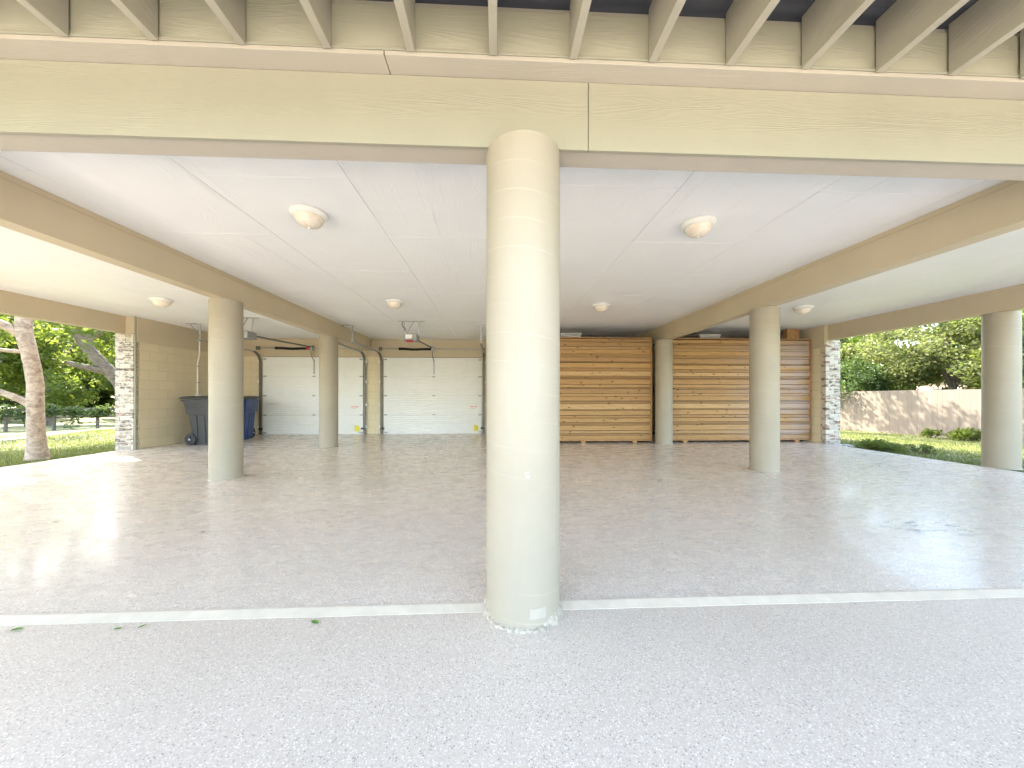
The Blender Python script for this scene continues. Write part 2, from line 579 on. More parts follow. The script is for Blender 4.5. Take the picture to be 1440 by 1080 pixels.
# ------------------------------------------------------------------ ceiling
CZ = 2.70
mb = MB()
mb.box(-7.66, 7.70, 1.92, 10.3, CZ + .012, CZ + .2)
tag(mb.build('ceiling_deck', M['caulk']), kind='structure')
mb = MB(); cs = MB()
edges = [-7.64, -6.65, -5.53, -4.42, -3.31, -2.20, -1.09, .30, 1.415, 2.53, 3.64, 4.75, 5.86, 6.97, 7.68]
for i in range(len(edges) - 1):
    a, b = edges[i] + .0025, edges[i + 1] - .0025
    mb.box(a, b, 1.93, 10.28, CZ, CZ + .0105)
    off = 2.63 if i % 2 else 3.57
    y = off
    while y < 10:
        cs.box(a + .002, b - .002, y - .006, y + .006, CZ - .0022, CZ - .0004)
        y += 1.93
ce = tag(mb.build('ceiling', M['ceil']), kind='structure')
cs.build('seam_caulk', M['caulk'], ce)

# ------------------------------------------------------------------ front beam
BZ = 2.36
fb = empty('beam', (0, 1.84, BZ), 0, 'long cream front beam resting on the foreground column', 'beam')


def child(mb, name, mat, par, **k):
    o = mb.build(name, mat, par, **k)
    o.matrix_parent_inverse = par.matrix_basis.inverted()
    return o


SX = .47
child(MB().box(-7.66, 7.9, 1.784, 1.906, BZ + .018, CZ + .19), 'core', M['cream_soffit'], fb)
child(MB().box(-7.66, SX - .0015, 1.762, 1.783, BZ - .006, CZ - .001), 'face_board', M['cream_x'], fb, bevel=.003)
child(MB().box(SX + .0015, 7.9, 1.762, 1.783, BZ - .006, CZ - .001), 'face_board', M['cream_x'], fb, bevel=.003)
child(MB().box(-7.66, 7.9, 1.785, 1.910, BZ, BZ + .017), 'soffit_board', M['cream_soffit'], fb, bevel=.002)
child(MB().box(-7.66, 7.9, 1.9075, 1.925, BZ + .018, CZ - .001), 'back_board', M['tan_x'], fb, bevel=.002)

# ------------------------------------------------------------------ deck above the camera
dk = empty('deck', (0, 1.66, CZ), 0, 'raised wooden deck overhead with joists and tan ledger boards', 'deck')
LY = 1.665
DY = .0
for a, b in ((-8, -.53), (-.524, 8)):
    child(MB().box(a, b, LY - .003, 1.783, CZ + .001, CZ + .02), 'soffit_board', M['cream_soffit'], dk, bevel=.002)
child(MB().box(-8, 8, LY - .008, LY + .028, CZ + .021, CZ + .036), 'lip', M['cream_x'], dk, bevel=.002)
child(MB().box(-8, 8, LY, LY + .036, CZ + .0365, 2.940), 'ledger_board', M['ledger'], dk, bevel=.002)
child(MB().box(-8, 8, LY + .012, LY + .05, 2.9405, 2.967), 'deck_trim', M['joist'], dk)
for k in range(-20, 21):
    x = -.015 + .385 * k
    child(MB().box(x - .019, x + .019, DY + .04, LY - .009, 2.712 + random.uniform(-.002, .002), 2.968), 'joist', M['joist'], dk, bevel=.003)
child(MB().box(-8, 8, DY, DY + .039, 2.70, 2.968), 'rim_joist', M['joist'], dk, bevel=.003)
bd = MB()
y = DY - .01
while y < LY + .0:
    bd.box(-8, 8, y, y + .137, 2.9695, 2.995)
    y += .141
child(bd, 'decking', M['membrane'], dk)
child(MB().box(-8, 8, DY - .01, LY + .1, 2.9965, 3.005), 'membrane', M['membrane'], dk)


# ------------------------------------------------------------------ inner beams
def ybeam(x0, x1, y0, y1, label, z0=BZ, ext=None, inner=0, mat='tan_y'):
    e = empty('beam', ((x0 + x1) / 2, y0, z0), 0, label, 'beam', 'tan beams running back under the ceiling')
    child(MB().box(x0, x1, y0, y1, z0, CZ - .001), 'core', M[mat], e, bevel=.004)
    if ext:
        child(MB().box(ext[0], ext[1], y1 + .001, y1 + .10, z0, CZ - .001), 'end_block', M[mat], e)
    for s in ((-1, 1) if not inner else (inner,)):
        xx = x0 if s < 0 else x1
        child(MB().box(min(xx + s * .0005, xx + s * .011), max(xx + s * .0005, xx + s * .011), y0, y1, CZ - .046, CZ - .0015), 'trim', M[mat], e, bevel=.002)
    return e


ybeam(-3.69, -3.53, 1.926, 9.95, 'tan ceiling beam over the two left columns, ending at the garage wall')
ybeam(3.80, 3.96, 1.926, 10.05, 'tan ceiling beam over the two right columns, ending above the cedar screens')
ybeam(-7.66, -7.50, 1.926, 7.395, 'tan edge beam over the open side by the big tree', inner=1, ext=(-7.66, -7.336))
ybeam(7.55, 7.70, 1.926, 7.60, 'greyish tan edge beam over the open side facing the plank fence', inner=-1, ext=(7.472, 7.70))


# ------------------------------------------------------------------ columns
def make_column(x, y, r, label, z0=0., top=BZ - .001, front=False):
    e = empty('column', (x, y, z0), 0, label, 'column', 'round cream columns')
    H = top - z0
    prof = [(r, 0.), (r, H)]
    zs = np.linspace(0, H, 26)
    mb = MB()
    mb.lathe([(r * (1 + .004 * math.sin(5 * q) + random.uniform(-.0015, .0015)), q) for q in zs], seg=64)
    mb.build('shaft', M['column'], e, smooth=True)
    # ragged skirt of grout where the shaft meets the floor
    ring = MB()
    seg = 90
    for k in range(seg):
        a = 2 * math.pi * k / seg
        big = 1.0 if front else .4
        rr = r + big * (.008 + random.uniform(0, .013))
        hh = big * (.012 + .022 * max(0, math.sin(a * 2.3 + 1)) + random.uniform(0, .012))
        for q, z in ((r + .0, hh), (r + .006 * big, hh * .8), (rr, .012 * big), (rr + .004, -.004)):
            ring.v.append((q * math.cos(a), q * math.sin(a), z))
    for k in range(seg):
        k2 = (k + 1) % seg
        for j in range(3):
            ring.f.append((k * 4 + j, k2 * 4 + j, k2 * 4 + j + 1, k * 4 + j + 1))
    ring.build('base_grout', M['grout' if front else 'column'], e)
    return e


co = make_column(.14, 1.83, .192, 'large cream column in the foreground centre with chipped white base', AP_Z, BZ - .007, True)
mb = MB()                                              # primer patch low on the front of the near column
for i in range(9):
    for k in range(5):
        a = R(-85 + i * 3.2) + R(random.uniform(-.8, .8) if i in (0, 8) else 0)
        z = .052 + k * .013 + (random.uniform(-.004, .004) if k in (0, 4) else 0)
        mb.v.append((.1935 * math.cos(a), .1935 * math.sin(a), z))
mb.f = [(i * 5 + k, (i + 1) * 5 + k, (i + 1) * 5 + k + 1, i * 5 + k + 1) for i in range(8) for k in range(4)]
mb.build('primer_patch', M['patchpaint'], co)
mb = MB()
for i in range(7):
    a0 = R(-88 + random.uniform(-2.5, 2.5)); z0_ = .742 + random.uniform(-.018, .018); q_ = random.uniform(.002, .006)
    mb.add([(.1945 * math.cos(a0 + k_ * q_ * 5), .1945 * math.sin(a0 + k_ * q_ * 5), z0_ + w_ * q_) for k_, w_ in ((-1, 0), (0, -.8), (1, .2), (.2, 1))], [(0, 1, 2, 3)])
mb.build('paint_chips', M['label_white'], co)
make_column(-3.61, 4.83, .183, 'cream column standing in front of the grey and blue bins')
make_column(-3.60, 7.66, .183, 'cream column in front of the left garage door')
make_column(3.92, 4.93, .183, 'cream column standing in front of the right cedar screen')
make_column(3.82, 7.79, .183, 'slim looking cream column between the two cedar screens')
make_column(7.73, 5.0, .183, 'pale column at the edge of the floor beside the right lawn')

# ------------------------------------------------------------------ walls
lw = empty('block_wall', (-7.32, 7.42, 0), 0, 'cream painted block wall behind the bins, beside the tree lawn', 'wall')
child(MB().box(-7.68, -7.32, 7.50, 10.32, 0, CZ), 'blockwork', M['block_y'], lw)
child(MB().box(-7.3195, -7.298, 7.43, 10.09, 2.19, CZ - .001), 'trim_band', M['tan_y'], lw, bevel=.003)
child(MB().box(-7.333, -7.308, 7.395, 7.425, 0.004, CZ - .001), 'corner_trim', M['cream_x'], lw, bevel=.003)
bw = empty('garage_wall', (-4, 10.1, 0), 0, 'cream block wall at the back with the two garage doors', 'wall')
D1 = (-6.53, -3.78); D2 = (-3.20, -.42); DH = 2.18
mb = MB()
for a, b in ((-7.319, D1[0] + .03), (D1[1] - .03, D2[0] + .03), (D2[1] - .03, .30)):
    mb.box(a, b, 10.10, 10.30, 0, DH + .02)
mb.box(-7.319, .30, 10.10, 10.30, DH + .021, CZ)
child(mb, 'blockwork', M['block_x'], bw)
child(MB().box(-7.296, .02, 10.075, 10.099, DH + .012, CZ - .001), 'trim_band', M['tan_x'], bw, bevel=.003)
dw = empty('added_partition_wall', (.1, 8, 0), 0, 'unseen block partition added to darken the storage behind the cedar screens', 'wall')
child(MB().box(.03, .20, 8.02, 10.098, 0, CZ - .001), 'blockwork', M['block_y'], dw)  # added unseen divider that keeps light out of the storage
rw = empty('block_wall', (7.47, 7.6, 0), 0, 'cream painted block wall edge between cedar screen and brick pier', 'wall')
child(MB().box(7.47, 7.80, 7.71, 10.30, 0, CZ), 'blockwork', M['block_y'], rw)
child(MB().box(7.452, 7.4695, 7.595, 10.06, 2.19, CZ - .001), 'trim_band', M['tan_y'], rw, bevel=.003)
sw = empty('storage_wall', (4, 10.2, 0), 0, 'dark block wall behind the cedar screens', 'wall')
child(MB().box(.301, 7.469, 10.10, 10.30, 0, CZ - .001), 'blockwork', M['block_x'], sw)


def brick_pier(x0, x1, y0, y1, label, H=BZ - .01):
    e = empty('brick_pier', ((x0 + x1) / 2, y0, 0), 0, label, 'brick pier', 'whitewashed brick piers')
    child(MB().box(x0 + .008, x1 - .008, y0 + .008, y1 - .008, -.05, H), 'mortar', M['mortar'], e)
    mb = MB()
    ch = .0755
    nrow = int(H / ch)
    for r in range(nrow):
        z = r * ch + .006
        L = .205
        off = 0 if r % 2 else -.107
        x = x0 + off
        while x < x1 - .01:
            a, b = max(x, x0), min(x + L - .01, x1)
            if b - a > .03:
                j = random.uniform(-.004, .004)
                mb.box(a, b, y0 + j - .001, y0 + .09, z, z + ch - .012)
            x += L
        for s, xe in ((-1, x0), (1, x1)):
            y = y0 + .092 + (0 if r % 2 else .05)
            while y < y1 - .02:
                q = min(y + L - .01, y1)
                j = random.uniform(-.004, .004)
                if s < 0: mb.box(xe + j, xe + .06, y, q, z, z + ch - .012)
                else: mb.box(xe - .06, xe + j, y, q, z, z + ch - .012)
                y += L
    child(mb, 'bricks', M['brick'], e, bevel=.004)
    return e


brick_pier(-7.69, -7.336, 7.385, 7.495, 'whitewashed brick wall end beside the big tree')
brick_pier(7.472, 7.82, 7.585, 7.705, 'whitewashed brick pier beside the cedar screen and right lawn')

# ------------------------------------------------------------------ unseen upper storey, set back so sun still reaches the driveway
hs = empty('house', (0, 6, 2.9), 0, 'unseen upper storey over the carport, shaped to leave the driveway sunlit', 'house')
child(MB().box(-5.2, 5.4, 3.6, 9.0, CZ + .205, 5.4), 'wall', M['siding'], hs)
child(MB().box(-7.72, 7.78, 1.93, 10.32, CZ + .2005, CZ + .225), 'terrace', M['concrete'], hs)
rf = MB()
rf.add([(-5.5, 3.3, 5.4), (5.7, 3.3, 5.4), (5.7, 9.3, 5.4), (-5.5, 9.3, 5.4), (-3, 6.3, 6.4), (3.2, 6.3, 6.4)],
       [(3, 2, 1, 0), (0, 1, 5, 4), (1, 2, 5), (2, 3, 4, 5), (3, 0, 4)])
child(rf, 'roof', M['roofing'], hs)
for xx in (-3.6, -1.2, 1.2, 3.6):
    wf = child(MB().box(xx - .6, xx + .6, 3.57, 3.598, 3.5, 4.9), 'window', M['fixture'], hs, bevel=.004)
    wp = MB().box(xx - .53, xx + .53, 3.555, 3.569, 3.57, 4.83).build('pane', M['winglass'], wf)

# ------------------------------------------------------------------ ceiling lights
def ceiling_light(x, y, label):
    e = empty('ceiling_light', (x, y, CZ), 0, label, 'ceiling light', 'round bowl ceiling lights')
    e.scale = (.86, .86, .86)
    MB().lathe([(.160, -.0005), (.172, -.008), (.174, -.020), (.166, -.032), (.148, -.044), (.132, -.050), (.10, -.050)], seg=56).build('rim', M['fixture'], e, smooth=True)
    pr = [(.134 * math.cos(a) ** .85, -.051 - .095 * math.sin(a)) for a in np.linspace(0, R(86), 14)]
    MB().lathe(pr, seg=56).build('glass_bowl', M['glass'], e, smooth=True)
    MB().lathe([(.004, -.140), (.013, -.145), (.013, -.152), (.007, -.158), (.003, -.164)], seg=20).build('finial', M['fixture'], e, smooth=True)
    return e


ceiling_light(-1.64, 3.13, 'bowl ceiling light nearest the camera, left of the foreground column')
ceiling_light(-1.72, 5.98, 'small far bowl ceiling light in front of the right garage door')
ceiling_light(1.87, 3.15, 'bowl ceiling light nearest the camera, right of the foreground column')
ceiling_light(1.85, 6.07, 'small far bowl ceiling light in front of the left cedar screen')
ceiling_light(-5.56, 6.05, 'bowl ceiling light above the left open side near the block wall')
ceiling_light(5.55, 6.07, 'bowl ceiling light between the right tan beam and the pale column')
for x, lb in ((1.93, 'white strip light above the left cedar screen'), (5.62, 'white strip light above the right cedar screen')):
    e = empty('strip_light', (x, 9.0, CZ), 0, lb, 'strip light', 'white strip lights behind the cedar screens')
    MB().box(-.28, .28, -.09, .09, -.03, -.001).build('base', M['fixture'], e, bevel=.004)
    MB().box(-.27, .27, -.075, .075, -.085, -.0305).build('diffuser', M['lens'], e, bevel=.015)


# ------------------------------------------------------------------ cedar screens
def cedar_screen(x0, x1, label, feet):
    Y = 7.95
    e = empty('cedar_screen', ((x0 + x1) / 2, Y, 0), 0, label, 'wood screen', 'cedar plank screens')
    mb = MB()
    z = .075
    pat = [.135, .050, .030, .125, .062, .120, .036, .088, .140, .028, .048, .115, .075, .130, .034]
    i = random.randint(0, 5)
    while z < 2.40:
        h = pat[i % len(pat)] * random.uniform(.78, .98); i += 1
        h = min(h, 2.405 - z)
        if h < .02: break
        d = random.choice((0, .005, .011, .017)) + random.uniform(0, .003)
        mb.box(x0 + .03, x1 - .03, Y - .026 + d, Y + .02, z + .001, z + h - (.008 if h > .06 else .006))
        z += h
    child(mb, 'planking', M['cedar'], e, bevel=.0025)
    child(MB().box(x0 + .03, x1 - .03, Y + .0205, Y + .03, .07, 2.40), 'added_backing', M['dark'], e)  # dark sheet whose colour puts shade into the plank gaps
    for a, b in ((x0, x0 + .0295), (x1 - .0295, x1)):
        child(MB().box(a, b, Y - .033, Y + .06, .055, 2.415), 'side_board', M['cedar_post'], e, bevel=.003)
    child(MB().box(x0, x1, Y - .030, Y + .06, 2.4155, 2.437), 'top_board', M['cedar_post'], e, bevel=.003)
    child(MB().box(x0 + .03, x1 - .03, Y - .029, Y + .05, .048, .0745), 'bottom_rail', M['cedar_post'], e, bevel=.003)
    for fx in feet:
        child(MB().box(fx - .05, fx + .05, Y - .036, Y + .08, .0, .0475), 'foot', M['cedar_post'], e, bevel=.004)


cedar_screen(.215, 3.605, 'golden cedar plank screen left of the slim column', (.55, 1.99, 3.2))
cedar_screen(4.02, 7.445, 'cedar plank screen with greyed right end beside the brick pier', (4.4, 6.02, 7.1))
e = empty('timber_post', (7.15, 8.08, 2.44), 0, 'short cedar post stub above the greyed end of the right screen', 'post')
child(MB().box(6.98, 7.28, 8.06, 8.20, 2.05, CZ - .002), 'post', M['cedar_post'], e, bevel=.004)


# ------------------------------------------------------------------ garage doors
def garage_door(x0, x1, label):
    xc, wd = (x0 + x1) / 2, (x1 - x0)
    e = empty('garage_door', (xc, 10.06, 0), 0, label, 'garage door', 'white ribbed garage doors')
    sec = DH / 4
    for s in range(4):
        z0, z1 = s * sec + .002, (s + 1) * sec - .0005
        prof = [(.045, z0), (.0, z0)]
        nr = 9
        for r in range(nr):
            a = z0 + (z1 - z0) * r / nr; b = z0 + (z1 - z0) * (r + 1) / nr
            prof += [(.0, a + .004), (.0, b - .020), (.008, b - .014), (.008, b - .007), (.0, b - .002)]
        prof += [(.0, z1), (.045, z1)]
        mb = MB()
        for xx in (-wd / 2, wd / 2):
            mb.v += [(xx, p[0], p[1]) for p in prof]
        m_ = len(prof)
        mb.f = [(k, k + 1, m_ + k + 1, m_ + k) for k in range(m_ - 1)] + [(m_ - 1, 0, m_, 2 * m_ - 1), tuple(range(m_))[::-1], tuple(range(m_, 2 * m_))]
        mb.build('door_section', M['door_white'], e)
    for s in range(0, 5):
        zz = min(max(s * sec, .05), DH - .06)
        for xx in ((-wd / 2 + .055, wd / 2 - .055) if s in (0, 4) else (-wd / 2 + .055, 0.02, wd / 2 - .055)):
            mb = MB().box(xx - .036, xx + .036, -.006, -.001, zz - .02, zz + .02)
            mb.tube([(xx - .045, -.012, zz), (xx + .045, -.012, zz)], .008, 8)
            if xx != .02:
                sg = -1 if xx < 0 else 1
                mb.tube([(xx, -.02, zz), (xx + sg * .075, -.03, zz)], .009, 8)
            mb.build('hinge', M['steel'], e)
    MB().box(.012, .045, -.03, -.0065, 1.70, 2.10).build('lift_bracket', M['steel'], e, bevel=.002)
    mb = MB().bar((.03, -.03, 2.08), (.0, -.10, 2.20), .02, .012)
    mb.bar((.0, -.10, 2.20), (.0, -.13, 2.44), .02, .012)
    mb.build('opener_arm', M['darksteel'], e)
    lb = MB().box(wd / 2 - .34, wd / 2 - .10, -.004, -.0015, .69, .80).build('warning_label', M['label_white'], e)
    mb = MB()
    q = wd / 2 - .325
    while q < wd / 2 - .13:
        ww = random.uniform(.014, .024)
        mb.box(q, q + ww, -.0055, -.0042, .765, .787)
        q += ww + .006
    mb.build('heading', M['label_red'], lb)
    mb = MB()
    for r in range(3):
        mb.box(wd / 2 - .325, wd / 2 - .13 - .03 * r, -.0055, -.0042, .742 - r * .016, .747 - r * .016)
    mb.build('text_lines', M['label_grey'], lb)
    MB().add([(wd / 2 - .225, -.012, .085), (wd / 2 - .095, -.004, .075), (wd / 2 - .10, -.005, .215), (wd / 2 - .125, -.006, .235), (wd / 2 - .22, -.014, .262),
              (wd / 2 - .225, -.011, .085), (wd / 2 - .095, -.003, .075), (wd / 2 - .10, -.004, .215), (wd / 2 - .125, -.005, .235), (wd / 2 - .22, -.013, .262)],
             [(0, 1, 2, 3, 4), (9, 8, 7, 6, 5), (0, 5, 6, 1), (1, 6, 7, 2), (2, 7, 8, 3), (3, 8, 9, 4), (4, 9, 5, 0)]).build('yellow_tag', M['yellow'], e)
    MB().box(-wd / 2, wd / 2, .046, .07, .0, DH - .003).build('added_backing', M['door_white'], e)  # added sheet, blocks outside light leaking between door sections
    MB().box(-wd / 2, wd / 2, -.004, .012, DH - .002, DH + .010).build('top_seal', M['darksteel'], e)
    return e


garage_door(D1[0], D1[1], 'white ribbed garage door behind a column, left of the pair')
garage_door(D2[0], D2[1], 'white ribbed garage door seen whole just left of the foreground column')


def door_track(x, side, label, hang_y=8.0, dark=True):
    e = empty('door_track', (x, 10.04, 0), 0, label, 'door track', 'steel tracks of the garage doors')
    pts = [(0, 0, .01), (0, 0, 2.0)]
    for a in np.linspace(0, 90, 8)[1:]:
        pts.append((0, -.30 + .30 * math.cos(R(a)), 2.0 + .30 * math.sin(R(a))))
    m = M['darksteel']
    vr = MB()
    for i in range(len(pts) - 1):
        vr.bar(pts[i], pts[i + 1], .030, .055, up=(1, 0, 0))
    vr.build('vertical_rail', m, e)
    MB().bar((0, -.301, 2.30), (0, hang_y - 10.04, 2.32), .030, .055, up=(1, 0, 0)).build('horizontal_rail', M['steel'], e)
    hy = hang_y - 10.04 + .06
    mb = MB().bar((.0, hy, 2.34), (.0, hy, CZ - .012), .032, .004)
    mb.bar((.0, hy + .01, 2.40), (.22 * side, hy + .02, CZ - .012), .03, .004)
    mb.bar((-.08, hy + .01, CZ - .006), (.26, hy + .01, CZ - .006) if side > 0 else (-.30, hy + .01, CZ - .006), .035, .008)
    mb.build('hanger', M['steel'], e)
    for z in (.18, .80, 1.45, 2.02):
        MB().box(min(side * .018, side * .065), max(side * .018, side * .065), -.01, .036, z, z + .07).build('bracket', M['label_white'], e)
    MB().lathe([(.055, -.03), (.055, -.026), (.04, -.02), (.04, .02), (.055, .026), (.055, .03)], (side * .0, -.09, 2.41), 20, 'X').build('cable_drum', M['darksteel'], e)
    MB().box(-.05, .05, -.035, .0, .14, .19).build('safety_sensor', M['black'], e, bevel=.004, loc=(side * -.04, -.03, 0))


door_track(D1[0] - .06, -1, 'garage door track in the corner behind the blue bin')
door_track(D1[1] + .06, 1, 'dark track at the right side of the left garage door')
door_track(D2[0] - .06, -1, 'steel track between the doors, at the right door\'s left edge')
door_track(D2[1] + .06, 1, 'dark track at the right door beside the foreground column', 8.05)


def torsion(x0, x1, label, spring0, spring1, red):
    xm = (x0 + x1) / 2
    e = empty('torsion_spring', (xm, 9.95, 2.41), 0, label, 'spring', 'torsion springs over the garage doors')
    MB().tube([(x0 - xm - .05, 0, 0), (x1 - xm + .05, 0, 0)], .013, 10).build('shaft', M['steel'], e, smooth=True)
    n_ = 220
    pts = []
    L = spring1 - spring0
    sp = MB()
    seg = 12
    core = []
    for k in range(n_ + 1):
        q = k / n_
        core.append((spring0 - xm + q * L, 0, -.012 * math.sin(q * math.pi) + .004 * math.sin(q * 11)))
    rad = [.030 + .0035 * (1 if k % 2 else -1) for k in range(n_ + 1)]
    sp.tube(core, rad, seg)
    sp.build('spring', M['spring'], e)
    MB().box(-.03, .03, -.03, .05, -.07, .09).build('anchor_bracket', M['steel'], e, bevel=.003)
    MB().lathe([(.04, -.02), (.04, .02)], (spring0 - xm - .02, 0, 0), 16, 'X').build('cone', M['spring'], e)
    if red:
        MB().lathe([(.036, -.05), (.036, .05)], (spring1 - xm - .06, 0, 0), 16, 'X').build('red_cone', M['red'], e)


torsion(D1[0], D1[1], 'black door spring with a red end over the left garage door', -6.08, -5.17, True)
torsion(D2[0], D2[1], 'plain black door spring over the right garage door', -2.70, -1.84, False)


def opener(x, y, label, red):
    e = empty('door_opener', (x, y, 2.32), 0, label, 'door opener', 'garage door openers hung from the ceiling')
    MB().box(-.14, .14, -.13, .15, -.06, .09).build('motor_housing', M['motor'], e, bevel=.018)
    MB().box(-.09 if red else -.135, .06 if red else .0, -.160, -.131, -.045 if not red else -.02, .07).build('lamp_lens', M['lens'], e, bevel=.01)
    if red:
        MB().lathe([(.02, -.02), (.075, -.015), (.07, .012), (.02, .02)], (.0, -.14, -.075), 18, 'Z').build('release_knob', M['red'], e)
    mb = MB()
    for sx in (-.13, .13):
        mb.bar((sx, .0, .05), (sx * 1.25, 0, CZ - 2.32 - .012), .03, .004)
    mb.bar((-.13, .0, .06), (.05, 0, CZ - 2.32 - .012), .03, .004)
    mb.bar((-.28, 0, CZ - 2.32 - .006), (.28, 0, CZ - 2.32 - .006), .035, .008)
    mb.build('hanger', M['steel'], e)
    mb = MB().bar((0, .15, .04), (0, 10.06 - y, .13), .028, .035)
    mb.build('rail', M['darksteel'], e)
    mb = MB().tube([(-.12, -.05, .15), (-.1, -.08, .19), (-.16, -.05, .24), (-.2, 0, .30), (-.19, .0, CZ - 2.32 - .01)], .008, 8)
    mb.build('power_cord', M['black'], e)


opener(-5.16, 7.40, 'grey door opener with white lens, right of the column by the bins', False)
opener(-1.83, 7.60, 'grey door opener with red knob hung before the right garage door', True)

# conduit and socket on the left wall
e = empty('conduit', (-7.29, 8.86, 1.0), 0, 'white conduit running from ceiling to outlet box above grey bin', 'conduit')
mb = MB().tube([(-7.27, 8.88, CZ - .002), (-7.27, 8.88, 2.16), (-7.272, 8.88, 2.08), (-7.295, 8.87, 1.96), (-7.301, 8.86, 1.88), (-7.301, 8.86, 1.12)], .017, 12)
child(mb, 'pipe', M['conduit'], e, smooth=True)
child(MB().box(-7.319, -7.26, 8.80, 8.92, 1.0, 1.125), 'outlet_box', M['conduit'], e, bevel=.006)
for z in (1.4, 1.8):
    child(MB().box(-7.319, -7.281, 8.83, 8.89, z, z + .02), 'strap', M['steel'], e)


# ------------------------------------------------------------------ bins
def bin_(x, y, rz, mat, label, grey):
    """front faces local -Y; wheels and handle at +Y"""
    e = empty('wheeled_bin', (x, y, 0), rz, label, 'wheeled bin')
    H = 1.0
    rings = [(.0, .235, .27), (.06, .245, .285), (.55, .275, .335), (.68, .285, .345), (.685, .312, .372), (.93, .335, .41), (.97, .350, .425), (1.0, .350, .425)]
    mb = MB()

    def ring(z, hx, hy):
        c = .055
        vs = []
        for sx, sy in ((1, 1), (-1, 1), (-1, -1), (1, -1)):
            for k in range(5):
                a0 = {(1, 1): 0, (-1, 1): 90, (-1, -1): 180, (1, -1): 270}[(sx, sy)] + k * 22.5
                vs.append((sx * (hx - c) + c * math.cos(R(a0)), sy * (hy - c) + c * math.sin(R(a0)), z))
        return vs
    for z, hx, hy in rings:
        mb.v += ring(z, hx, hy)
    for i in range(len(rings) - 1):
        for k in range(20):
            mb.f.append((i * 20 + k, i * 20 + (k + 1) % 20, (i + 1) * 20 + (k + 1) % 20, (i + 1) * 20 + k))
    mb.f.append(tuple(range(20))[::-1]); mb.f.append(tuple((len(rings) - 1) * 20 + k for k in range(20)))
    body = mb.build('body', M[mat], e, smooth=True)
    # raised side ribs / dark panel standing in for front recess shade
    for s in (-1, 1):
        for yy in (-.18, .0, .17):
            mb = MB()
            mb.add([(s * .236, yy - .03, .05), (s * .236, yy + .03, .05), (s * .286, yy + .03, .66), (s * .286, yy - .03, .66),
                    (s * .262, yy - .022, .06), (s * .262, yy + .022, .06), (s * .300, yy + .022, .65), (s * .300, yy - .022, .65)],
                   [(0, 1, 2, 3), (4, 7, 6, 5), (0, 4, 5, 1), (1, 5, 6, 2), (2, 6, 7, 3), (3, 7, 4, 0)])
            mb.build('rib', M[mat], body)
    lid = MB()
    lr = [(1.001, .372, .455), (1.03, .376, .460), (1.05, .35, .43), (1.068, .24, .30)]
    for z, hx, hy in lr:
        lid.v += [(p[0], p[1] + .02, p[2] + .02 * (p[1] > 0)) for p in ring(z, hx, hy)]
    for i in range(3):
        for k in range(20):
            lid.f.append((i * 20 + k, i * 20 + (k + 1) % 20, (i + 1) * 20 + (k + 1) % 20, (i + 1) * 20 + k))
    lid.f.append(tuple(range(20))[::-1]); lid.f.append(tuple(60 + k for k in range(20)))
    lid.build('lid', M['blacklid'], e, smooth=True)
    mb = MB().tube([(-.25, .41, .95), (-.25, .50, .99), (.25, .50, .99), (.25, .41, .95)], .018, 10)
    mb.build('handle', M[mat], e, smooth=True)
    wo = .268 if grey else .222
    for s in (-1, 1):
        wh = MB().lathe([(.03, -.025), (.118, -.025), (.127, -.012), (.127, .012), (.118, .025), (.03, .025)], (s * wo, .285, .128), 32, 'X').build('wheel', M['black'], e, smooth=True)
        mb = MB()
        for k in range(8):
            a = k * math.pi / 4
            mb.bar((s * (wo + .029), .285 + .03 * math.cos(a), .128 + .03 * math.sin(a)), (s * (wo + .029), .285 + .095 * math.cos(a), .128 + .095 * math.sin(a)), .014, .008)
        mb.build('spoke', M['greybin'], wh)
        MB().lathe([(.022, -.01), (.018, .01)], (s * (wo + .035), .285, .128), 16, 'X').build('hub', M['steel'], wh)
    MB().tube([(-.25, .285, .128), (.25, .285, .128)], .014, 10).build('axle', M['steel'], e)
    if not grey:
        MB().box(-.07, .12, -.392, -.374, .735, .775).build('sticker', M['label_white'], e)
        MB().box(-.10, .13, -.352, -.322, .33, .60).build('recess_shade_panel', simple('navy_recess_shade', (.006, .018, .07), .5), e, bevel=.006)  # raised dark panel, its colour stands in for shade in a recess
        MB().box(-.10, .12, -.362, -.35, .44, .462).build('catch_bar', M['conduit'], e)


bin_(-6.46, 8.28, R(90), 'greybin', 'charcoal grey wheeled bin against the left block wall', True)
bin_(-6.50, 9.05, R(14), 'bluebin', 'blue wheeled bin with black lid in the back left corner', False)


